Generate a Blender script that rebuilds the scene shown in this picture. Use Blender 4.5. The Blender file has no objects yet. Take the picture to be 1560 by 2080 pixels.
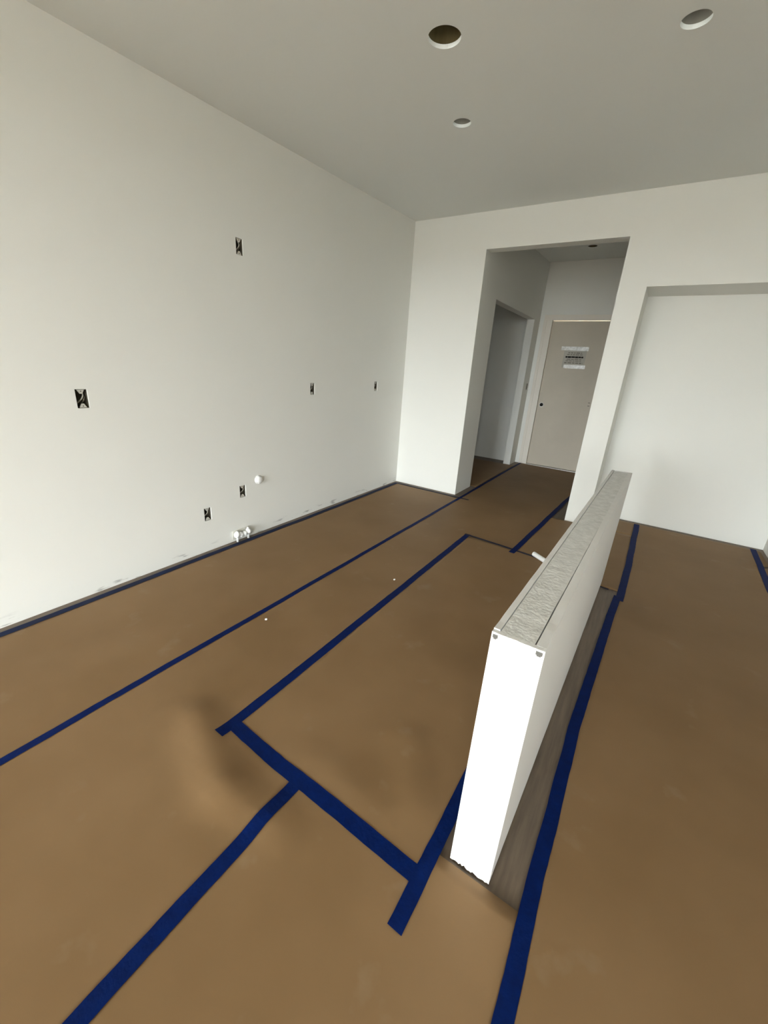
import bpy, bmesh, math, random
from mathutils import Matrix, Vector, noise

S = 0.92                       # survey units -> metres (door about 2.2 m, half wall about 0.85 m)
random.seed(4)
scene = bpy.context.scene
COL = scene.collection

# ------------------------------------------------------------------ camera
FPX = 814.7093                 # focal length in pixels of the 1560 x 2080 frame
CAM = (2.81211, -4.81055, 1.55)
RV = Vector((0.836115, 0.545001, 0.062332)).normalized()
FV = Vector((-0.494773, 0.798325, -0.343333)).normalized()
UV = RV.cross(FV).normalized()
FV = UV.cross(RV).normalized()
cd = bpy.data.cameras.new('camera')
cd.sensor_fit = 'HORIZONTAL'
cd.sensor_width = 36.0
cd.lens = FPX / 1560.0 * 36.0
cd.clip_start = 0.02
cam = bpy.data.objects.new('camera', cd)
COL.objects.link(cam)
m = Matrix((RV, UV, -FV)).transposed().to_4x4()
m.translation = Vector(CAM) * S
cam.matrix_world = m
scene.camera = cam

# ------------------------------------------------------------------ sky, daylight, exposure
w = bpy.data.worlds.new('overcast_sky')
scene.world = w
w.use_nodes = True
wn = w.node_tree.nodes
wn.clear()
wo = wn.new('ShaderNodeOutputWorld')
wb = wn.new('ShaderNodeBackground')
wb.inputs['Color'].default_value = (0.905, 0.97, 1.01, 1)
wb.inputs['Strength'].default_value = 18.5
w.node_tree.links.new(wb.outputs[0], wo.inputs[0])

YB = -12.5                      # wall behind the camera, with the glazing
WIN = [(0.20, 3.60, 0.04, 2.62)]     # x0, x1, z0, z1 in the back wall
WINR = (-11.6, -9.1, 0.04, 2.62)    # y0, y1, z0, z1 in the right wall
XR = 4.72                            # right wall


def portal(x0, x1, z0, z1, right=False):
    ld = bpy.data.lights.new('window_daylight', 'AREA')
    ld.shape = 'RECTANGLE'
    ld.size = (x1 - x0) * S
    ld.size_y = (z1 - z0) * S
    ld.cycles.is_portal = True
    lo = bpy.data.objects.new('window_daylight', ld)
    lo.location = ((x0 + x1) / 2 * S, (YB - 0.16) * S, (z0 + z1) / 2 * S)
    lo.rotation_euler = (math.radians(90), 0, 0)       # faces +Y, into the room
    if right:
        lo.location = ((XR + 0.16) * S, (x0 + x1) / 2 * S, (z0 + z1) / 2 * S)
        lo.rotation_euler = (math.radians(90), 0, math.radians(90))
    COL.objects.link(lo)


for wdw in WIN:
    portal(*wdw)
portal(*WINR, right=True)
vs = scene.view_settings
vs.view_transform = 'Standard'
vs.look = 'None'
vs.gamma = 1.0
vs.use_curve_mapping = False
vs.exposure = 1.20


# ------------------------------------------------------------------ pixel -> place on a known surface
def ray(x, y):
    return FV + RV * ((x - 780) / FPX) - UV * ((y - 1040) / FPX)


def on(ax, val, x, y):
    d = ray(x, y)
    t = (val - CAM[ax]) / d[ax]
    return tuple(CAM[i] + d[i] * t for i in range(3))


HC, SL = 3.14526, 0.03992      # ceiling height at the far wall and its slight rise


def zc(y):
    return HC + SL * y


def on_ceiling(x, y):
    d = ray(x, y)
    t = (HC + SL * CAM[1] - CAM[2]) / (d[2] - SL * d[1])
    return tuple(CAM[i] + d[i] * t for i in range(3))


# ------------------------------------------------------------------ materials
def mat(name, col, rough=0.8, spec=0.3, metal=0.0, var=None, scale=4.0, detail=4.0, bump=0.0, bscale=60.0,
        stretch=(1, 1, 1), ramp=(0.35, 0.65), emit=None):
    M = bpy.data.materials.new(name)
    M.use_nodes = True
    nt = M.node_tree
    b = nt.nodes['Principled BSDF']
    b.inputs['Base Color'].default_value = (*col, 1)
    b.inputs['Roughness'].default_value = rough
    b.inputs['Specular IOR Level'].default_value = spec
    b.inputs['Metallic'].default_value = metal
    if emit:
        b.inputs['Emission Color'].default_value = (*emit[0], 1)
        b.inputs['Emission Strength'].default_value = emit[1]
    if var or bump:
        tc = nt.nodes.new('ShaderNodeTexCoord')
        mp = nt.nodes.new('ShaderNodeMapping')
        mp.inputs['Scale'].default_value = stretch
        nt.links.new(tc.outputs['Object'], mp.inputs['Vector'])
    if var:
        n = nt.nodes.new('ShaderNodeTexNoise')
        n.inputs['Scale'].default_value = scale
        n.inputs['Detail'].default_value = detail
        n.inputs['Roughness'].default_value = 0.6
        nt.links.new(mp.outputs[0], n.inputs['Vector'])
        r = nt.nodes.new('ShaderNodeValToRGB')
        r.color_ramp.elements[0].position = ramp[0]
        r.color_ramp.elements[1].position = ramp[1]
        r.color_ramp.elements[0].color = (*var, 1)
        r.color_ramp.elements[1].color = (*col, 1)
        nt.links.new(n.outputs['Fac'], r.inputs['Fac'])
        nt.links.new(r.outputs['Color'], b.inputs['Base Color'])
    if bump:
        n2 = nt.nodes.new('ShaderNodeTexNoise')
        n2.inputs['Scale'].default_value = bscale
        n2.inputs['Detail'].default_value = 3
        nt.links.new(mp.outputs[0], n2.inputs['Vector'])
        bp = nt.nodes.new('ShaderNodeBump')
        bp.inputs['Strength'].default_value = bump
        bp.inputs['Distance'].default_value = 0.004
        nt.links.new(n2.outputs['Fac'], bp.inputs['Height'])
        nt.links.new(bp.outputs[0], b.inputs['Normal'])
    return M


M_WALL = mat('drywall_primer', (0.868, 0.864, 0.812), 0.9, 0.2, var=(0.858, 0.855, 0.804), scale=1.2, bump=0.06, bscale=220)
M_CEIL = mat('ceiling_primer', (0.85, 0.868, 0.835), 0.95, 0.15, bump=0.06, bscale=200)
M_WHITE = mat('white_board', (0.88, 0.875, 0.86), 0.85, 0.25, bump=0.05, bscale=240)
M_CAP = mat('rough_joint_compound', (0.90, 0.90, 0.885), 0.95, 0.15, var=(0.76, 0.76, 0.74), scale=34, detail=8, bump=0.6,
            bscale=90)
M_RAW = mat('paper_drywall_edge', (0.76, 0.74, 0.66), 0.95, 0.1, var=(0.62, 0.60, 0.53), scale=40, bump=0.3, bscale=120)
M_FLOOR = mat('grey_brown_plank_floor', (0.215, 0.165, 0.12), 0.55, 0.35, var=(0.13, 0.10, 0.075), scale=5, detail=8,
              stretch=(9, 0.7, 1), ramp=(0.3, 0.72), bump=0.1, bscale=40)
M_TAPE = mat('blue_masking_tape', (0.0002, 0.012, 0.098), 0.6, 0.09, var=(0.0002, 0.009, 0.076), scale=30, bump=0.25, bscale=80)
M_WTAPE = mat('dusty_blue_tape', (0.008, 0.018, 0.062), 0.7, 0.15, var=(0.016, 0.02, 0.045), scale=6, bump=0.2, bscale=80)
M_DTAPE = mat('dull_navy_tape', (0.022, 0.026, 0.06), 0.7, 0.2, var=(0.03, 0.03, 0.045), scale=20, bump=0.2, bscale=80)
M_BOX = mat('dark_box_plastic', (0.15, 0.13, 0.095), 0.7, 0.3, var=(0.08, 0.07, 0.05), scale=30)
M_EAR = mat('galvanised_tab', (0.62, 0.60, 0.53), 0.6, 0.4)
M_WIRE = mat('pale_cable', (0.62, 0.60, 0.52), 0.6, 0.3)
M_PVC = mat('white_plastic_pipe', (0.85, 0.85, 0.82), 0.35, 0.5)
M_WRAP = mat('white_plastic_wrap', (0.88, 0.88, 0.86), 0.3, 0.5, bump=0.5, bscale=50)
M_DOOR = mat('taupe_door_paint', (0.62, 0.56, 0.46), 0.7, 0.3, var=(0.59, 0.535, 0.44), scale=3)
M_FRAME = mat('cream_frame_paint', (0.84, 0.79, 0.70), 0.5, 0.4)
M_NOTICE = mat('grey_notice_paper', (0.50, 0.475, 0.41), 0.6, 0.3)
M_CLEAR = mat('shiny_clear_tape', (0.88, 0.88, 0.85), 0.25, 0.6, var=(0.62, 0.62, 0.58), scale=25)
M_INK = mat('black_print', (0.03, 0.028, 0.025), 0.8, 0.2)
M_INK2 = mat('faint_print', (0.26, 0.245, 0.21), 0.8, 0.2)
M_CANB = mat('brown_can_interior', (0.10, 0.075, 0.03), 0.6, 0.3)
M_CANG = mat('grey_can_interior', (0.26, 0.24, 0.20), 0.6, 0.3)
M_DARK = mat('dark_hole', (0.02, 0.018, 0.015), 0.9, 0.1)
M_METAL = mat('steel', (0.5, 0.49, 0.46), 0.4, 0.5, metal=0.8)
M_BEAD = mat('dark_metal_bead', (0.16, 0.155, 0.14), 0.6, 0.4, metal=0.3)  # even dark grey for the bead ends
M_ALU = mat('white_window_frame', (0.75, 0.75, 0.74), 0.4, 0.4)
M_GROUND = mat('grey_concrete', (0.16, 0.155, 0.14), 0.9, 0.2, var=(0.13, 0.125, 0.115), scale=6)
M_LAMP = mat('added_lamp_diffuser', (0.9, 0.9, 0.85), 0.5, 0.3, emit=((1.0, 0.88, 0.70), 14.0))  # glow of the lamp added behind the entry door


def scuffed(src):
    """the wall primer with a few dark scuff marks low down where boards were dragged along it"""
    M = src.copy()
    M.name = 'drywall_primer_scuffed_foot'
    nt = M.node_tree
    b = nt.nodes['Principled BSDF']
    old = b.inputs['Base Color'].links[0].from_socket
    tc = nt.nodes.new('ShaderNodeTexCoord')
    sx = nt.nodes.new('ShaderNodeSeparateXYZ')
    nt.links.new(tc.outputs['Object'], sx.inputs[0])
    mr = nt.nodes.new('ShaderNodeMapRange')
    mr.interpolation_type = 'SMOOTHSTEP'
    mr.inputs['From Min'].default_value = 0.075
    mr.inputs['From Max'].default_value = 0.015
    nt.links.new(sx.outputs['Z'], mr.inputs['Value'])
    mp = nt.nodes.new('ShaderNodeMapping')
    mp.inputs['Scale'].default_value = (1, 3.2, 16)
    nt.links.new(tc.outputs['Object'], mp.inputs['Vector'])
    n = nt.nodes.new('ShaderNodeTexNoise')
    n.inputs['Scale'].default_value = 2.2
    n.inputs['Detail'].default_value = 6
    nt.links.new(mp.outputs[0], n.inputs['Vector'])
    m2 = nt.nodes.new('ShaderNodeMapRange')
    m2.inputs['From Min'].default_value = 0.58
    m2.inputs['From Max'].default_value = 0.72
    nt.links.new(n.outputs['Fac'], m2.inputs['Value'])
    mu = nt.nodes.new('ShaderNodeMath')
    mu.operation = 'MULTIPLY'
    nt.links.new(mr.outputs[0], mu.inputs[0])
    nt.links.new(m2.outputs[0], mu.inputs[1])
    x = nt.nodes.new('ShaderNodeMix')
    x.data_type = 'RGBA'
    nt.links.new(mu.outputs[0], x.inputs['Factor'])
    nt.links.new(old, x.inputs[6])
    x.inputs[7].default_value = (0.25, 0.24, 0.22, 1)
    nt.links.new(x.outputs[2], b.inputs['Base Color'])
    return M


def paper_mat(name, seed):
    """brown builder's paper: even kraft tone, soft blotches, a few pale scuffs"""
    M = bpy.data.materials.new(name)
    M.use_nodes = True
    nt = M.node_tree
    b = nt.nodes['Principled BSDF']
    b.inputs['Roughness'].default_value = 0.55
    b.inputs['Specular IOR Level'].default_value = 0.15
    tc = nt.nodes.new('ShaderNodeTexCoord')
    mp = nt.nodes.new('ShaderNodeMapping')
    mp.inputs['Location'].default_value = (seed * 3.1, seed * 1.7, 0)
    nt.links.new(tc.outputs['Object'], mp.inputs['Vector'])

    def nz(scale, det, lo, hi):
        n = nt.nodes.new('ShaderNodeTexNoise')
        n.inputs['Scale'].default_value = scale
        n.inputs['Detail'].default_value = det
        nt.links.new(mp.outputs[0], n.inputs['Vector'])
        r = nt.nodes.new('ShaderNodeMapRange')
        r.inputs['From Min'].default_value = lo
        r.inputs['From Max'].default_value = hi
        nt.links.new(n.outputs['Fac'], r.inputs['Value'])
        return r.outputs['Result']

    def mix(fac, a, c):
        x = nt.nodes.new('ShaderNodeMix')
        x.data_type = 'RGBA'
        nt.links.new(fac, x.inputs['Factor'])
        if isinstance(a, tuple):
            x.inputs[6].default_value = (*a, 1)
        else:
            nt.links.new(a, x.inputs[6])
        x.inputs[7].default_value = (*c, 1)
        return x.outputs[2]
    c1 = mix(nz(1.6, 3, 0.35, 0.65), PAPER_A, PAPER_B)
    sc = nz(5.5, 7, 0.63, 0.80)
    mul = nt.nodes.new('ShaderNodeMath')
    mul.operation = 'MULTIPLY'
    mul.inputs[1].default_value = 0.5
    nt.links.new(sc, mul.inputs[0])
    c2 = mix(mul.outputs[0], c1, (0.32, 0.24, 0.155))
    nt.links.new(c2, b.inputs['Base Color'])
    n2 = nt.nodes.new('ShaderNodeTexNoise')
    n2.inputs['Scale'].default_value = 5
    n2.inputs['Detail'].default_value = 5
    nt.links.new(mp.outputs[0], n2.inputs['Vector'])
    bp = nt.nodes.new('ShaderNodeBump')
    bp.inputs['Strength'].default_value = 0.12
    bp.inputs['Distance'].default_value = 0.02
    nt.links.new(n2.outputs['Fac'], bp.inputs['Height'])
    nt.links.new(bp.outputs[0], b.inputs['Normal'])
    return M


PAPER_A = (0.268, 0.166, 0.082)
PAPER_B = (0.228, 0.138, 0.064)

M_GLASS = bpy.data.materials.new('window_glass')
M_GLASS.use_nodes = True
nt = M_GLASS.node_tree
nt.nodes.clear()
o_ = nt.nodes.new('ShaderNodeOutputMaterial')
mx = nt.nodes.new('ShaderNodeMixShader')
mx.inputs[0].default_value = 0.06
tr = nt.nodes.new('ShaderNodeBsdfTransparent')
gl = nt.nodes.new('ShaderNodeBsdfGlossy')
gl.inputs['Roughness'].default_value = 0.02
nt.links.new(tr.outputs[0], mx.inputs[1])
nt.links.new(gl.outputs[0], mx.inputs[2])
nt.links.new(mx.outputs[0], o_.inputs[0])


# ------------------------------------------------------------------ mesh helpers (survey units, scaled on build)
class MB:
    def __init__(self):
        self.v, self.f = [], []

    def face(self, pts):
        i = len(self.v)
        self.v += [tuple(p) for p in pts]
        self.f.append(tuple(range(i, i + len(pts))))
        return self

    def box(self, x0, x1, y0, y1, z0, z1, fn=None):
        i = len(self.v)
        c = [(x0, y0, z0), (x1, y0, z0), (x1, y1, z0), (x0, y1, z0), (x0, y0, z1), (x1, y0, z1), (x1, y1, z1), (x0, y1, z1)]
        self.v += [fn(*p) if fn else p for p in c]
        for q in ((0, 3, 2, 1), (4, 5, 6, 7), (0, 1, 5, 4), (1, 2, 6, 5), (2, 3, 7, 6), (3, 0, 4, 7)):
            self.f.append(tuple(i + k for k in q))
        return self

    def tube(self, pts, r, n=10, cap=True, rs=None):
        pts = [Vector(p) for p in pts]
        base = len(self.v)
        up = None
        for k, p in enumerate(pts):
            t = (pts[min(k + 1, len(pts) - 1)] - pts[max(k - 1, 0)]).normalized()
            a = t.orthogonal().normalized() if up is None else (up - t * up.dot(t)).normalized()
            up = a
            bb = t.cross(a)
            rr = rs[k] if rs else r
            for j in range(n):
                q = 2 * math.pi * j / n
                self.v.append(tuple(p + (a * math.cos(q) + bb * math.sin(q)) * rr))
        for k in range(len(pts) - 1):
            for j in range(n):
                a0 = base + k * n + j
                a1 = base + k * n + (j + 1) % n
                self.f.append((a0, a1, a1 + n, a0 + n))
        if cap:
            self.f.append(tuple(base + j for j in reversed(range(n))))
            e = base + (len(pts) - 1) * n
            self.f.append(tuple(e + j for j in range(n)))
        return self

    def build(self, name, material, parent=None, smooth=False, bevel=0.0, merge=False):
        off = Vector(parent['_o']) if parent is not None and '_o' in parent.keys() else Vector((0, 0, 0))
        me = bpy.data.meshes.new(name)
        if parent is not None:
            base = off
        else:
            xs = [Vector(p) for p in self.v]
            mn = Vector((min(p.x for p in xs), min(p.y for p in xs), min(p.z for p in xs)))
            mxx = Vector((max(p.x for p in xs), max(p.y for p in xs), max(p.z for p in xs)))
            base = Vector(((mn.x + mxx.x) / 2, (mn.y + mxx.y) / 2, mn.z))
        me.from_pydata([tuple((Vector(p) - base) * S) for p in self.v], [], self.f)
        bm = bmesh.new()
        bm.from_mesh(me)
        if merge:
            bmesh.ops.remove_doubles(bm, verts=bm.verts, dist=1e-5)
        bmesh.ops.recalc_face_normals(bm, faces=bm.faces)
        bm.to_mesh(me)
        bm.free()
        me.materials.append(material)
        if smooth:
            for p in me.polygons:
                p.use_smooth = True
        o = bpy.data.objects.new(name, me)
        COL.objects.link(o)
        if parent is not None:
            o.parent = parent
        else:
            o.location = base * S
        o['_o'] = tuple(base)
        if bevel:
            bv = o.modifiers.new('bevel', 'BEVEL')
            bv.width = bevel * S
            bv.segments = 2
            bv.limit_method = 'ANGLE'
        return o


def tag(o, label=None, cat=None, group=None, kind=None):
    if label:
        o['label'] = label
    if cat:
        o['category'] = cat
    if group:
        o['group'] = group
    if kind:
        o['kind'] = kind
    return o


def thing(name, loc, label, cat, group=None):
    o = bpy.data.objects.new(name, None)
    o.empty_display_size = 0.05
    o.location = Vector(loc) * S
    o['_o'] = tuple(loc)
    COL.objects.link(o)
    return tag(o, label, cat, group)


def struct(o, label, cat):
    return tag(o, label, cat, kind='structure')


# ------------------------------------------------------------------ the room
TOP = 3.50
AX, BX, HH = 0.9151, 2.2838, 2.79619          # hall opening
NX, NY, NZ, NR = 2.5158, 0.5419, 2.3797, 4.13  # recess: left edge, back, top, right edge
EY = 2.79077                                   # end of the hall

fl = MB().box(-1.9, 4.86, YB - 0.14, 3.0, -0.1, 0.0).build('floor', M_FLOOR)
struct(fl, 'grey brown plank floor showing beside the half wall', 'floor')
gd = MB().box(-60, 65, -130, YB - 0.14, -0.3, -0.1).box(XR + 0.14, 65, YB - 0.14, 60, -0.3, -0.1).build('ground_outside', M_GROUND)
struct(gd, 'grey concrete ground outside the window wall', 'ground')

# left wall: one sheet with the box openings cut out of it
BOXES = {}


def wall_box(key, x, y0, y1):
    a = on(0, 0.0, x, y0)
    b = on(0, 0.0, x, y1)
    BOXES[key] = ((a[1] + b[1]) / 2, (a[2] + b[2]) / 2)


wall_box('high', 486.5, 485, 517)
wall_box('near', 167.5, 793, 827)
wall_box('mid', 635, 779, 801)
wall_box('corner', 763.5, 776, 793)
wall_box('low_right', 493.5, 986, 1010)
wall_box('low_left', 422.5, 1034, 1055)
BW, BH = 0.029, 0.051                          # half sizes of a box opening

mb = MB()
holes = [(y - BW - 0.003, y + BW + 0.003, z - BH - 0.003, z + BH + 0.003) for (y, z) in BOXES.values()]
ys = sorted({YB, 0.0} | {h[0] for h in holes} | {h[1] for h in holes})
zs = sorted({0.0, TOP} | {h[2] for h in holes} | {h[3] for h in holes})
for i in range(len(ys) - 1):
    for j in range(len(zs) - 1):
        cy, cz = (ys[i] + ys[i + 1]) / 2, (zs[j] + zs[j + 1]) / 2
        if any(h[0] < cy < h[1] and h[2] < cz < h[3] for h in holes):
            continue
        mb.face([(0, ys[i], zs[j]), (0, ys[i + 1], zs[j]), (0, ys[i + 1], zs[j + 1]), (0, ys[i], zs[j + 1])])
for h in holes:
    q = [(h[0], h[2]), (h[1], h[2]), (h[1], h[3]), (h[0], h[3])]
    for k in range(4):
        a, b = q[k], q[(k + 1) % 4]
        mb.face([(0, a[0], a[1]), (0, b[0], b[1]), (-0.017, b[0], b[1]), (-0.017, a[0], a[1])])
mb.face([(-0.14, YB, 0), (-0.14, 0.0, 0), (-0.14, 0.0, TOP), (-0.14, YB, TOP)])
mb.face([(-0.14, YB, 0), (0, YB, 0), (0, YB, TOP), (-0.14, YB, TOP)])
mb.face([(-0.14, YB, TOP), (0, YB, TOP), (0, 0, TOP), (-0.14, 0, TOP)])
wl = mb.build('wall_left', scuffed(M_WALL), merge=True)
struct(wl, 'long off white primed wall with small outlet cut-outs', 'wall')

# far wall: left piece, header over the hall opening, pier, recess
mb = MB()
mb.box(-0.14, AX, 0, 0.14, 0, TOP)
mb.box(AX, BX, 0, 0.15, HH, TOP)
mb.box(BX, NX, 0, EY + 0.14, 0, TOP)
mb.box(NX, NR, 0, NY, NZ, TOP)
mb.box(NX, NR, NY, NY + 0.12, 0, TOP)
mb.box(NR, 4.86, 0, NY + 0.12, 0, TOP)
wf = mb.build('wall_far', M_WALL)
struct(wf, 'off white far wall with tall hall opening and shallow recess', 'wall')

# hall: left side with the wide doorway, end wall round the door
DT = 2.39
mb = MB()
mb.box(AX - 0.12, AX, 0.14, 0.53, 0, TOP)
mb.box(AX - 0.12, AX, 0.53, 2.45, DT, TOP)
mb.box(AX - 0.12, AX, 2.45, EY, 0, TOP)
wh = mb.build('wall_hall_left', M_WALL)
struct(wh, 'hall side wall with a wide dark doorway cut in it', 'wall')
mb = MB()
mb.box(-1.9, AX - 0.12, 2.72, EY + 0.14, 0, TOP)
mb.box(-1.9, -1.78, 0.14, 2.72, 0, TOP)
mb.box(-1.9, -0.14, 0.0, 0.14, 0, TOP)
struct(mb.build('wall_side_room', M_WALL), 'shaded wall of the side room seen through the doorway', 'wall')
DL, DR, DZ = 1.127, 2.150, 2.405               # door leaf
FL = 0.985                                     # left edge of the frame
mb = MB()
mb.box(AX - 0.12, FL + 0.03, EY, EY + 0.14, 0, TOP)
mb.box(DR + 0.04, BX, EY, EY + 0.14, 0, TOP)
mb.box(FL + 0.03, DR + 0.04, EY, EY + 0.14, DZ + 0.075, TOP)
struct(mb.build('wall_hall_end', M_WALL), 'grey shaded end wall of the hall above the door', 'wall')

mb = MB().box(XR, XR + 0.14, YB - 0.14, WINR[0], 0, TOP).box(XR, XR + 0.14, WINR[1], 0.0, 0, TOP)
mb.box(XR, XR + 0.14, WINR[0], WINR[1], 0, WINR[2]).box(XR, XR + 0.14, WINR[0], WINR[1], WINR[3], TOP)
struct(mb.build('wall_right', M_WALL), 'off white side wall out of view on the right', 'wall')
mb = MB()
xs = [-0.14] + [c for q in WIN for c in q[:2]] + [4.72]
for k in range(0, len(xs), 2):
    mb.box(xs[k], xs[k + 1], YB - 0.14, YB, 0, TOP)
for (x0, x1, z0, z1) in WIN:
    mb.box(x0, x1, YB - 0.14, YB, 0, z0)
    mb.box(x0, x1, YB - 0.14, YB, z1, TOP)
struct(mb.build('wall_back', M_WALL), 'wall behind the camera with two glazed openings', 'wall')
for k, (x0, x1, z0, z1) in enumerate(WIN + [WINR]):
    if k == 0:
        base = ((x0 + x1) / 2, YB - 0.07, z0)
        fn = lambda a, b_, z: (a, YB - 0.07 + b_, z)
    else:
        base = (XR + 0.07, (x0 + x1) / 2, z0)
        fn = lambda a, b_, z: (XR + 0.07 - b_, a, z)
    wr = thing('window_%d' % (k + 1), base, ['tall sliding glass door behind the camera',
                                             'tall glazed opening in the right wall behind the camera'][k], 'window')
    wr['kind'] = 'structure'
    t = 0.05
    mb = MB()
    mb.box(x0, x0 + t, -0.04, 0.03, z0, z1, fn).box(x1 - t, x1, -0.04, 0.03, z0, z1, fn)
    mb.box(x0 + t, x1 - t, -0.04, 0.03, z0, z0 + t, fn).box(x0 + t, x1 - t, -0.04, 0.03, z1 - t, z1, fn)
    xm = (x0 + x1) / 2
    mb.box(xm - t / 2, xm + t / 2, -0.04, 0.03, z0 + t, z1 - t, fn)
    mb.build('window_frame', M_ALU, wr)
    for a, b in ((x0 + t, xm - t / 2), (xm + t / 2, x1 - t)):
        MB().box(a, b, -0.01, -0.002, z0 + t, z1 - t, fn).build('pane', M_GLASS, wr)

# ceiling with round cut-outs
HOLES = []


def ceil_hole(xa, ya, r):
    p = on_ceiling(xa, ya)
    HOLES.append((p[0], p[1], r))


ceil_hole(903, 76, 0.080)
ceil_hole(938.5, 250, 0.059)
ceil_hole(1414.5, 40, 0.060)
ceil_hole(1204, 500, 0.060)
mb = MB()
sq = [(x - 0.12, x + 0.12, y - 0.12, y + 0.12) for (x, y, r) in HOLES]
xs = sorted({-1.9, 4.86} | {c for q in sq for c in q[:2]})
ys = sorted({YB - 0.14, 3.0} | {c for q in sq for c in q[2:]})
for i in range(len(xs) - 1):
    for j in range(len(ys) - 1):
        cx, cy = (xs[i] + xs[i + 1]) / 2, (ys[j] + ys[j + 1]) / 2
        if any(q[0] < cx < q[1] and q[2] < cy < q[3] for q in sq):
            continue
        for dz in (0.0, 0.018):
            mb.face([(xs[i], ys[j], zc(ys[j]) + dz), (xs[i + 1], ys[j], zc(ys[j]) + dz),
                     (xs[i + 1], ys[j + 1], zc(ys[j + 1]) + dz), (xs[i], ys[j + 1], zc(ys[j + 1]) + dz)])
NS = 40
for (x, y, r) in HOLES:
    for k in range(NS):
        cs = []
        for t in (k, k + 1):
            a = 2 * math.pi * (t + 0.5) / NS
            c, s_ = math.cos(a), math.sin(a)
            e = 0.12 / max(abs(c), abs(s_))
            cs.append(((x + r * c, y + r * s_), (x + e * c, y + e * s_)))
        (i0, o0), (i1, o1) = cs
        for dz in (0.0, 0.018):
            mb.face([(*i0, zc(i0[1]) + dz), (*o0, zc(o0[1]) + dz), (*o1, zc(o1[1]) + dz), (*i1, zc(i1[1]) + dz)])
        mb.face([(*i0, zc(i0[1])), (*i1, zc(i1[1])), (*i1, zc(i1[1]) + 0.018), (*i0, zc(i0[1]) + 0.018)])
    # corner gaps of the square are closed by small triangles
    for sx in (-1, 1):
        for sy in (-1, 1):
            pts = []
            for k in range(NS):
                a = 2 * math.pi * (k + 0.5) / NS
                c, s_ = math.cos(a), math.sin(a)
                if c * sx > 0 and s_ * sy > 0:
                    e = 0.12 / max(abs(c), abs(s_))
                    pts.append((abs(abs(c) - abs(s_)), (x + e * c, y + e * s_)))
            pts.sort()
            a, b = pts[0][1], pts[1][1]
            cn = (x + 0.12 * sx, y + 0.12 * sy)
            for dz in (0.0, 0.018):
                mb.face([(*a, zc(a[1]) + dz), (*b, zc(b[1]) + dz), (*cn, zc(cn[1]) + dz)])
ce = mb.build('ceiling', M_CEIL)
struct(ce, 'plain pale grey ceiling with round light cut-outs', 'ceiling')

CANS = [('large dark open light hole nearest the middle of the ceiling', M_CANB, 0.26),
        ('small round light hole closest to the far wall', M_CANG, 0.10),
        ('small round light hole at the right end of the ceiling', M_CANG, 0.10),
        ('dark light hole in the hall ceiling beyond the opening', M_CANB, 0.2)]
for (x, y, r), (lab, mm, dep) in zip(HOLES, CANS):
    z0 = zc(y) + 0.019
    t = thing('recessed_light_can', (x, y, z0), lab, 'light can', 'recessed light openings in the ceiling')
    hall = y > 0
    if hall:                                   # dark sleeve added here so the lit rim of the cut-out reads shaded
        z0 = zc(y) + 0.003
    mb = MB()
    n = 32
    ring = [(math.cos(2 * math.pi * k / n), math.sin(2 * math.pi * k / n)) for k in range(n)]
    for k in range(n):
        a, b = ring[k], ring[(k + 1) % n]
        R1, R2 = (r - 0.005, r - 0.002) if hall else (r + 0.004, r + 0.007)
        q = lambda c, R, z: (x + c[0] * R, y + c[1] * R, z)
        mb.face([q(a, R1, z0), q(b, R1, z0), q(b, R1, z0 + dep), q(a, R1, z0 + dep)])
        mb.face([q(a, R2, z0), q(b, R2, z0), q(b, R2, z0 + dep), q(a, R2, z0 + dep)])
        mb.face([q(a, R1, z0), q(b, R1, z0), q(b, R2, z0), q(a, R2, z0)])
    mb.face([(x + c[0] * R2, y + c[1] * R2, z0 + dep) for c in ring])
    mb.build('housing', mm, t, merge=True)
    # socket and its cable up inside the can
    MB().tube([(x, y, z0 + dep), (x, y, z0 + dep * 0.72)], 0.022, 14).build('lamp_socket', M_DARK, t)

# ------------------------------------------------------------------ entry door at the end of the hall
dr = thing('door_1', ((DL + DR) / 2, EY, 0), 'taupe flush entry door with a taped notice and no handle', 'door')
dr['kind'] = 'structure'
mb = MB()
mb.box(DL, DR, EY + 0.012, EY + 0.060, 0.016, DZ)
leaf = mb.build('door_leaf', M_DOOR, dr, bevel=0.003)
mb = MB()
mb.box(FL, DL - 0.004, EY - 0.022, EY + 0.13, 0, DZ + 0.011)
mb.box(FL + 0.012, FL + 0.05, EY - 0.032, EY - 0.022, 0, DZ + 0.011)
mb.box(DR + 0.004, DR + 0.10, EY - 0.022, EY + 0.13, 0, DZ + 0.011)
mb.box(FL, DR + 0.10, EY - 0.012, EY + 0.13, DZ + 0.011, DZ + 0.09)
mb.build('door_frame', M_FRAME, dr, bevel=0.003)
MB().box(DL - 0.004, DR + 0.004, EY - 0.05, EY + 0.10, 0.0005, 0.012).build('threshold', M_METAL, dr)
p = on(1, EY, 1099.5, 822)
lk = MB()
lk.tube([(p[0], EY + 0.0125, p[2]), (p[0], EY + 0.007, p[2])], 0.036, 24)
lk = lk.build('lock_bore', M_METAL, leaf)
MB().tube([(p[0], EY + 0.0075, p[2]), (p[0], EY + 0.0055, p[2])], 0.029, 24).build('lock_hole', M_DARK, lk)
p = on(1, EY, 1196, 822)
for dz in (0, 0.05):
    MB().box(p[0] - 0.018, p[0] + 0.012, EY + 0.008, EY + 0.0125, p[2] - 0.03 + dz, p[2] - 0.018 + dz).build('strike_mark', M_INK2, leaf)
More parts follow.
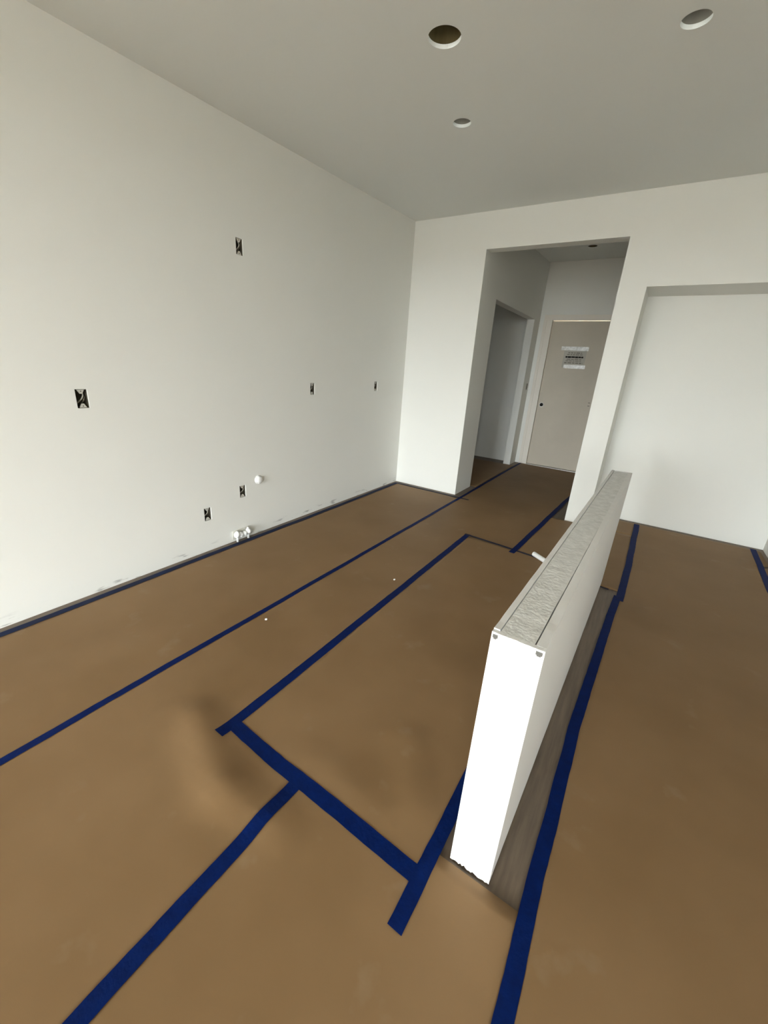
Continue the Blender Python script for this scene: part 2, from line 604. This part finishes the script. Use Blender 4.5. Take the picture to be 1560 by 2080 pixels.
# outside corridor with an added, unseen lamp to brighten the gaps round the leaf
mb = MB()
mb.box(0.4, 3.0, EY + 1.6, EY + 1.7, 0, TOP).box(0.3, 0.4, EY + 0.14, EY + 1.7, 0, TOP).box(3.0, 3.1, EY + 0.14, EY + 1.7, 0, TOP)
mb.box(0.3, 3.1, EY + 0.14, EY + 1.7, 2.75, 2.85).box(0.3, 3.1, EY + 0.2, EY + 1.7, -0.1, 0.0)
struct(mb.build('wall_corridor', M_WALL), 'corridor outside the entry door, unseen behind it', 'wall')
lp = thing('added_gap_lamp', (1.5, EY + 0.75, 2.66), 'added unseen lamp behind the entry door that lights its gaps', 'lamp')
MB().box(0.9, 2.1, EY + 0.62, EY + 0.88, 2.695, 2.745).build('lamp_base', M_ALU, lp)
MB().box(0.92, 2.08, EY + 0.64, EY + 0.86, 2.66, 2.695).build('diffuser', M_LAMP, lp)

# notice taped to the door
c0 = on(1, EY, 1141, 704)
c1 = on(1, EY, 1197, 704)
c2 = on(1, EY, 1146, 747)
c3 = on(1, EY, 1189, 747)
nx0, nx1 = c0[0] + 0.055, c1[0] - 0.02
nz0, nz1 = c2[2] + 0.005, c0[2] - 0.01
YF = EY + 0.0115
nt_ = thing('door_notice', ((nx0 + nx1) / 2, YF, nz0), 'grey printed notice taped to the taupe entry door', 'notice')
MB().box(nx0, nx1, YF - 0.001, YF, nz0, nz1).build('sheet', M_NOTICE, nt_)
MB().box(c0[0], c1[0], YF - 0.003, YF - 0.0015, c0[2] - 0.055, c0[2] + 0.005).build('tape_strip', M_CLEAR, nt_)
MB().box(c2[0] - 0.02, c3[0] - 0.01, YF - 0.003, YF - 0.0015, c2[2] - 0.005, c2[2] + 0.05).build('tape_strip', M_CLEAR, nt_)
rows = [(0.74, 0.018, M_INK2, 0.62), (0.655, 0.016, M_INK2, 0.7), (0.53, 0.028, M_INK, 0.80), (0.42, 0.014, M_INK2, 0.66),
        (0.34, 0.014, M_INK2, 0.72), (0.24, 0.02, M_INK2, 0.82)]
for (v, h, mm, wd) in rows:
    zc_ = nz0 + (nz1 - nz0) * v
    W = (nx1 - nx0) * wd
    x = (nx0 + nx1) / 2 - W / 2
    mb = MB()
    while x < (nx0 + nx1) / 2 + W / 2:
        ln = random.uniform(0.02, 0.06)
        mb.box(x, min(x + ln, (nx0 + nx1) / 2 + W / 2), YF - 0.0016, YF - 0.0009, zc_ - h / 2 * random.uniform(0.7, 1), zc_ + h / 2)
        x += ln + (0.004 if mm is M_INK else 0.012)
    mb.build('print_line', mm, nt_)


# ------------------------------------------------------------------ outlet boxes
def rb(t, y0, y1, z0, z1, x0, x1, name, mm, parent):
    return MB().box(x0, x1, y0, y1, z0, z1).build(name, mm, parent)


def electrical_box(y, z, label, seed, wires=2, X=0.0):
    rnd = random.Random(seed)
    t = thing('electrical_box', (X - 0.003, y, z - BH), label, 'electrical box', 'open electrical boxes in the walls')
    w_, h_, d_ = BW, BH, 0.075
    k = 0.0025
    mb = MB()
    xa, xb = X - 0.010, X - 0.010 - d_
    mb.box(xb - k, xb, y - w_ - k, y + w_ + k, z - h_ - k, z + h_ + k)
    for s_ in (-1, 1):
        mb.box(xb, xa, y + s_ * (w_ + k / 2) - k / 2, y + s_ * (w_ + k / 2) + k / 2, z - h_ - k, z + h_ + k)
        mb.box(xb, xa, y - w_, y + w_, z + s_ * (h_ + k / 2) - k / 2, z + s_ * (h_ + k / 2) + k / 2)
    mb.build('box_body', M_BOX, t)
    for s_ in (-1, 1):                         # screw tabs in the middle of the top and bottom edge
        zz = z + s_ * (h_ - 0.008)
        mb = MB()
        pts = [(-0.019, s_ * 0.008), (0.019, s_ * 0.008), (0.006, -s_ * 0.015), (-0.006, -s_ * 0.015)]
        fr = [(xa + 0.004, y + a, zz + b) for a, b in pts]
        bk = [(xa - 0.004, y + a, zz + b) for a, b in pts]
        mb.face(fr).face(bk)
        for q in range(4):
            mb.face([fr[q], fr[(q + 1) % 4], bk[(q + 1) % 4], bk[q]])
        tab = mb.build('screw_tab', M_EAR, t)
        MB().tube([(xa + 0.0035, y, zz - s_ * 0.001), (xa + 0.0055, y, zz - s_ * 0.001)], 0.0028, 10).build('screw_hole', M_DARK, tab)
    for q in range(wires):
        y0 = y + rnd.uniform(-0.018, -0.006)
        pts = []
        for s_ in range(9):
            u = s_ / 8
            pts.append((xb + 0.006 + 0.062 * math.sin(u * math.pi * 0.8), y0 + u * 0.032 + rnd.uniform(-0.001, 0.001) + q * 0.006,
                        z - h_ * 0.75 + u * h_ * 1.45 - q * 0.012))
        MB().tube(pts, 0.0035, 8).build('cable', M_WIRE if q == 0 else M_BOX, t, smooth=True)
    return t


LAB = {'high': 'open box highest on the left wall, above all the others',
       'near': 'open box with a pale cable, nearest the left edge of the photo',
       'mid': 'open box at counter height, middle of the left wall row',
       'corner': 'narrow looking open box at counter height closest to the far corner',
       'low_right': 'open box low on the wall just beside the round white cap',
       'low_left': 'lowest open box on the left wall, left of the wrapped pipe'}
for i, (k, (y, z)) in enumerate(BOXES.items()):
    electrical_box(y, z, LAB[k], 11 + i, wires=2 if k in ('near', 'high', 'low_left', 'low_right') else 1)
# switch box on the hall side wall by the entry door
p = on(0, AX, 1073.5, 785)
hb = thing('switch_box', (AX, 2.66, p[2] - 0.055), 'slim dark switch box beside the entry door frame', 'switch box')
MB().box(AX + 0.0005, AX + 0.006, 2.63, 2.69, p[2] - 0.055, p[2] + 0.055).build('mud_ring', M_EAR, hb)
MB().box(AX + 0.006, AX + 0.008, 2.638, 2.682, p[2] - 0.048, p[2] + 0.048).build('box_opening', M_BOX, hb)

# round capped stub on the wall
p = on(0, 0.0, 524.5, 974)
cp = thing('pipe_cap', (0, p[1], p[2] - 0.035), 'round white pipe cap sticking out low on the left wall', 'pipe cap')
prof = [(0.0005, 0.040), (0.003, 0.040), (0.0045, 0.033), (0.020, 0.031), (0.028, 0.027), (0.032, 0.018), (0.034, 0.004)]
MB().tube([(q[0], p[1], p[2]) for q in prof], 0.03, 24, rs=[q[1] for q in prof]).build('cap_body', M_PVC, cp, smooth=True)
for k in range(7):
    a = 2 * math.pi * k / 7
    MB().tube([(0.006, p[1] + 0.0335 * math.cos(a), p[2] + 0.0335 * math.sin(a)),
               (0.022, p[1] + 0.0315 * math.cos(a), p[2] + 0.0315 * math.sin(a))], 0.003, 6).build('grip_rib', M_PVC, cp)

# wrapped pipe stub at the foot of the wall
a = on(0, 0.0, 474, 1088)
b = on(0, 0.0, 504, 1080)
wy0, wy1 = a[1] + 0.005, b[1] - 0.005
wp = thing('wrapped_pipe', (0.03, (wy0 + wy1) / 2, 0.0), 'short pipe wrapped in white plastic at the foot of the left wall', 'pipe')
pts, rs = [], []
for k in range(25):
    u = k / 24
    pts.append((0.030, wy0 + (wy1 - wy0) * u, 0.062 + 0.018 * (2 * u - 1) ** 2 - 0.006))
    rs.append(0.021 + 0.004 * math.sin(u * 23) + 0.006 * (2 * u - 1) ** 2)
MB().tube(pts, 0.02, 14, rs=rs).build('plastic_wrap', M_WRAP, wp, smooth=True)
for u, z1 in ((0.1, 0.10), (0.88, 0.105)):
    yy = wy0 + (wy1 - wy0) * u
    MB().tube([(0.03, yy, 0.0), (0.03, yy, z1)], 0.011, 12).build('pipe_stub', M_PVC, wp, smooth=True)
MB().box(0.0005, 0.003, wy0 - 0.012, wy1 + 0.01, 0.02, 0.10).build('wall_cutout', M_RAW, wp)
MB().tube([(0.004, wy1 + 0.004, 0.06), (0.03, wy1 - 0.01, 0.06)], 0.009, 10).build('elbow', M_PVC, wp, smooth=True)

# ------------------------------------------------------------------ half wall
PX, PY, PH, PW, PL, PR = 2.60512, -3.90752, 0.92374, 0.1337, 2.4955, 0.02952


def pw(a, b_, z):
    return (PX + a + PR * b_, PY + b_, z)


hw = thing('half_wall', (PX + PW / 2, PY + PL / 2, 0), 'low white half wall with rough grey plastered top', 'half wall')


def slab(a0, a1, b0, b1, z0, z1, name, mm, n=30, jag_top=0.0, jag_bot=0.0, a1_end=None, seed=1, along='b'):
    rnd = random.Random(seed)
    mb = MB()
    prev = None
    L = b1 - b0 if along == 'b' else a1 - a0
    for k in range(n + 1):
        u = k / n
        zt = z1 + rnd.uniform(-1, 1) * jag_top
        zb = z0 + rnd.uniform(0, 1) * jag_bot
        if along == 'b':
            bb = b0 + L * u
            ae = a1 if a1_end is None else a1_end(u)
            cur = [pw(a0, bb, zb), pw(ae, bb, zb), pw(ae, bb, zt), pw(a0, bb, zt)]
        else:
            aa = a0 + L * u
            cur = [pw(aa, b0, zb), pw(aa, b1, zb), pw(aa, b1, zt), pw(aa, b0, zt)]
        if prev is None:
            mb.face(cur)
        else:
            for q in range(4):
                mb.face([prev[q], prev[(q + 1) % 4], cur[(q + 1) % 4], cur[q]])
        prev = cur
    mb.face(prev)
    return mb.build(name, mm, hw, merge=True)


slab(0, 0.0165, 0.014, PL, 0.004, PH, 'side_panel', M_WHITE, 60, 0.0012, 0.006, seed=2)
slab(0.1085, PW, 0.014, PL, 0.004, PH - 0.001, 'side_panel', M_WHITE, 60, 0.0012, 0.006, seed=3)
slab(0.0185, 0.1055, 0.012, PL - 0.004, PH - 0.05, PH - 0.003, 'top_plate', M_CAP, 80, 0.0006, 0.0,
     a1_end=lambda u: 0.1045 + min(0.0035, 0.0075 * u) + 0.0004 * math.sin(u * 60), seed=5)
slab(0.0185, 0.107, 0.02, PL - 0.01, 0.0, 0.04, 'bottom_plate', M_RAW, 2)
slab(0.0, PW, 0.0, 0.0138, 0.004, PH - 0.002, 'end_panel', M_WHITE, 22, 0.0008, 0.012, seed=7, along='a')
slab(0.0, PW, PL, PL + 0.012, 0.004, PH - 0.002, 'end_panel', M_WHITE, 16, 0.0008, 0.006, seed=8, along='a')
for a0, a1 in ((0.004, 0.017), (0.113, 0.129)):   # folded ends of the metal corner beads
    mb = MB()
    mb.box(a0, a1, -0.0015, 0.006, PH - 0.018, PH - 0.008, pw)
    mb.box(a0 + 0.003, a1 - 0.003, -0.0022, 0.004, PH - 0.021, PH - 0.013, pw)
    mb.build('corner_bead', M_BEAD, hw)

# ------------------------------------------------------------------ floor paper


FOLDS = [(on(2, 0, 400, 1455)[:2], on(2, 0, 455, 1600)[:2], 0.075, 0.020),
         (on(2, 0, 455, 1600)[:2], on(2, 0, 560, 1680)[:2], 0.07, 0.012),
         (on(2, 0, 620, 1530)[:2], on(2, 0, 760, 1640)[:2], 0.08, 0.006),
         (on(2, 0, 830, 1500)[:2], on(2, 0, 850, 1640)[:2], 0.07, 0.010)]


def hgt(x, y):
    n1 = noise.noise(Vector((x * 1.3 + 3, y * 1.1, 0.3)))
    n2 = noise.noise(Vector((x * 3.1, y * 2.3 + 7, 1.9)))
    h = 0.0065 + 0.0045 * n1 + 0.0014 * n2
    # the loose fold left of the taped rectangle
    for (a, b_, r, top) in FOLDS:
        ab = (b_[0] - a[0], b_[1] - a[1])
        t = ((x - a[0]) * ab[0] + (y - a[1]) * ab[1]) / (ab[0] ** 2 + ab[1] ** 2)
        tt = min(max(t, 0.0), 1.0)
        d = math.hypot(x - a[0] - ab[0] * tt, y - a[1] - ab[1] * tt) / r
        h += top * math.exp(-d * d)
    return max(h, 0.0012)


def sheet(name, poly_x, poly_y, label, lift, seed, step=0.045):
    """a paper sheet over [x0,x1] x [y0,y1]; poly_x entries may be functions of y"""
    fx0, fx1 = [(c if callable(c) else (lambda y, c=c: c)) for c in poly_x]
    y0, y1 = poly_y
    ny = max(2, int((y1 - y0) / step))
    nx = max(2, int((fx1(y0) - fx0(y0)) / step))
    mb = MB()
    grid = []
    for j in range(ny + 1):
        y = y0 + (y1 - y0) * j / ny
        a, b_ = fx0(y), fx1(y)
        row = []
        for i in range(nx + 1):
            x = a + (b_ - a) * i / nx
            row.append(len(mb.v))
            mb.v.append((x, y, hgt(x, y) + lift))
        grid.append(row)
    for j in range(ny):
        for i in range(nx):
            mb.f.append((grid[j][i], grid[j][i + 1], grid[j + 1][i + 1], grid[j + 1][i]))
    o = mb.build(name, paper_mat('builders_paper_%d' % seed, seed), smooth=True)
    so = o.modifiers.new('thickness', 'SOLIDIFY')
    so.thickness = 0.0005
    so.offset = -1
    tag(o, label, 'floor paper', 'brown protective paper on the floor')
    return o


sheet('paper_sheet', (0.085, 1.035), (YB + 0.05, -0.115), 'brown paper strip along the foot of the left wall', 0.0000, 1)
sheet('paper_sheet', (1.0, lambda y: 2.002 if y < -1.3 else min(2.08 + 0.054 * (y + 1.3), 2.255)), (YB + 0.05, EY - 0.075), 'brown paper strip running from the foreground into the hall', 0.0008, 2)
sheet('paper_sheet', (1.998, 2.86), (YB + 0.05, -3.922), 'foreground brown paper strip in front of the half wall', 0.0016, 3)
sheet('paper_sheet', (1.585, 2.562), (-4.02, -1.24), 'brown paper inside the blue taped rectangle', 0.0024, 4)
sheet('paper_sheet', (lambda y: 2.05 + 0.053 * max(0, y + 1.3), 2.98), (-1.47, -0.02),
      'brown paper between the half wall end and the pier', 0.0016, 5)
sheet('paper_sheet', (2.55, 2.985), (-0.015, NY - 0.085), 'small brown paper piece inside the recess behind the half wall', 0.0016, 8)
sheet('paper_sheet', (-1.2, 0.99), (0.56, 2.42), 'shaded brown paper in the side doorway off the hall', 0.0000, 9)


def right_edge(y):
    k = [(-99, 2.866), (-3.1, 2.868), (-2.2, 2.905), (-1.56, 2.94), (-0.9, 2.98), (9, 3.0)]
    for (a, p), (b_, q) in zip(k, k[1:]):
        if a <= y <= b_:
            return p + (q - p) * (y - a) / (b_ - a)


sheet('paper_sheet', (right_edge, lambda y: 4.0 if y < -0.03 else 4.09), (YB + 0.05, NY - 0.09),
      'wide brown paper strip right of the half wall', 0.0024, 6)
sheet('paper_sheet', (3.97, 4.66), (YB + 0.05, -0.06), 'brown paper at the right edge of the photo', 0.0012, 7)


# ------------------------------------------------------------------ masking tape


def tape(path, width, label, lift=0.0036, mm=None, seed=0, name='masking_tape', cap=0.0):
    rnd = random.Random(seed)
    pts = [Vector((p[0], p[1], 0)) for p in path]
    dense = []
    for a, b_ in zip(pts, pts[1:]):
        n = max(2, int((b_ - a).length / 0.03))
        dense += [a.lerp(b_, k / n) for k in range(n)]
    dense.append(pts[-1])
    mb = MB()
    NW = 4
    rows = []
    for k, p in enumerate(dense):
        t = (dense[min(k + 1, len(dense) - 1)] - dense[max(k - 1, 0)]).normalized()
        nrm = Vector((-t.y, t.x, 0))
        j = 0.004 * noise.noise(Vector((k * 0.11, seed * 3.3, 0)))
        row = []
        for i in range(NW + 1):
            e = (i / NW - 0.5) * width
            if i in (0, NW):
                e += rnd.uniform(-0.0008, 0.0008)
            q = p + nrm * (e + j)
            row.append(len(mb.v))
            mb.v.append((q.x, q.y, hgt(q.x, q.y) + lift))
        rows.append(row)
    for k in range(len(rows) - 1):
        for i in range(NW):
            mb.f.append((rows[k][i], rows[k + 1][i], rows[k + 1][i + 1], rows[k][i + 1]))
    o = mb.build(name, mm or M_TAPE)
    so = o.modifiers.new('thickness', 'SOLIDIFY')
    so.thickness = 0.0003
    so.offset = -1
    return tag(o, label, 'tape', 'blue tape lines on the floor paper')


tape([(0.080, YB + 0.06), (0.080, -2.0), (0.074, -0.10)], 0.048, 'dark blue tape along the foot of the left wall', 0.0020, M_WTAPE, seed=1)
tape([(0.05, -0.108), (1.15, -0.105)], 0.034, 'short dull tape along the foot of the far wall', 0.0030, M_DTAPE, seed=2)
tape([(1.022, YB + 0.06), (1.022, -4.6), (1.028, -2.0), (1.028, -0.15), (1.03, 1.2), (1.035, EY - 0.06)], 0.037,
     'long thin blue tape line second from the left wall, running into the hall', seed=3)
tape([(1.588, -4.065), (1.586, -3.0), (1.578, -1.19)], 0.051, 'blue tape forming the left side of the rectangle', 0.0042, seed=4)
tape([(1.60, -3.990), (1.9, -4.010), (2.25, -4.012), (2.568, -4.022)], 0.058, 'blue tape forming the near side of the rectangle', 0.0052, seed=5)
tape([(2.0, YB + 0.06), (2.0, -4.6), (2.008, -4.01)], 0.052, 'blue tape running from the rectangle to the bottom left', 0.0046, seed=6)
tape([(2.547, -4.175), (2.550, -3.9), (2.553, -3.0), (2.56, -1.34)], 0.049, 'blue tape forming the right side of the rectangle by the half wall', 0.0060, seed=7)
tape([(1.55, -1.207), (1.9, -1.235), (2.24, -1.278), (2.58, -1.36)], 0.030, 'thin dull tape forming the far side of the rectangle', 0.0046, M_DTAPE, seed=8)
tape([(2.056, -1.335), (2.08, -0.9), (2.165, 0.75), (2.20, 1.4)], 0.051, 'blue tape leading from the rectangle to the hall opening', 0.0050, seed=9)
tape([(2.866, YB + 0.06), (2.866, -4.2), (2.862, -3.8), (2.866, -3.1), (2.905, -2.2), (2.938, -1.56)], 0.049,
     'wide blue tape running along the right of the half wall', 0.0046, seed=10)
tape([(2.957, -1.63), (2.978, -0.9), (2.996, 0.43)], 0.053, 'blue tape from the far end of the half wall to the recess', 0.0054, seed=11)
tape([(3.98, -0.86), (4.035, NY - 0.08)], 0.05, 'dark blue tape at the far right edge of the photo', 0.0050, seed=12)
tape([(2.775, -1.475), (2.872, -1.487)], 0.022, 'small dark strip standing for the paper edge line at the far foot of the half wall', 0.0040, M_DTAPE, seed=13)  # dark line of the sheet's edge, drawn as a thin strip

# ------------------------------------------------------------------ loose bits
p0, p1 = on(2, 0.0, 1083, 1131), on(2, 0.0, 1106, 1146)
d = (Vector(p1) - Vector(p0)).normalized()
q0 = Vector((p0[0], p0[1], 0.031))
pp = thing('plastic_pipe', (q0.x + 0.1, q0.y - 0.06, 0.009), 'white plastic pipe offcut lying behind the half wall', 'pipe')
mb = MB()
n = 18
a_ = d
u1 = Vector((-d.y, d.x, 0))
L = 0.26
for k in range(n):
    qa, qb = 2 * math.pi * k / n, 2 * math.pi * (k + 1) / n
    f = lambda q, r, s_: tuple(q0 + a_ * s_ + (u1 * math.cos(q) + Vector((0, 0, 1)) * math.sin(q)) * r)
    mb.face([f(qa, 0.021, 0), f(qb, 0.021, 0), f(qb, 0.021, L), f(qa, 0.021, L)])
    mb.face([f(qa, 0.017, 0), f(qb, 0.017, 0), f(qb, 0.017, L), f(qa, 0.017, L)])
    for s_ in (0, L):
        mb.face([f(qa, 0.017, s_), f(qb, 0.017, s_), f(qb, 0.021, s_), f(qa, 0.021, s_)])
mb.build('pipe_wall', M_PVC, pp, merge=True)
for (px, py, lab) in ((801, 1178, 'tiny white plaster crumb on the paper between the tape lines'),
                      (541, 1259, 'tiny pale plaster crumb beside the long thin tape line')):
    p = on(2, 0.006, px, py)
    bm = MB()
    rnd = random.Random(px)
    n = 7
    z0 = hgt(p[0], p[1]) + 0.003
    rim = [(p[0] + 0.009 * math.cos(2 * math.pi * k / n) * rnd.uniform(.7, 1.2), p[1] + 0.009 * math.sin(2 * math.pi * k / n) * rnd.uniform(.7, 1.2)) for k in range(n)]
    for k in range(n):
        a, b_ = rim[k], rim[(k + 1) % n]
        bm.face([(*a, z0), (*b_, z0), (*b_, z0 + 0.004)])
        bm.face([(*a, z0), (*b_, z0 + 0.004), (*a, z0 + 0.004)])
        bm.face([(*a, z0 + 0.004), (*b_, z0 + 0.004), (p[0], p[1], z0 + 0.009)])
    bm.face([(*a, z0) for a in rim])
    tag(bm.build('plaster_crumb', M_WHITE, merge=True), lab, 'plaster crumb')

for o in list(bpy.data.objects):
    if '_o' in o.keys():
        del o['_o']
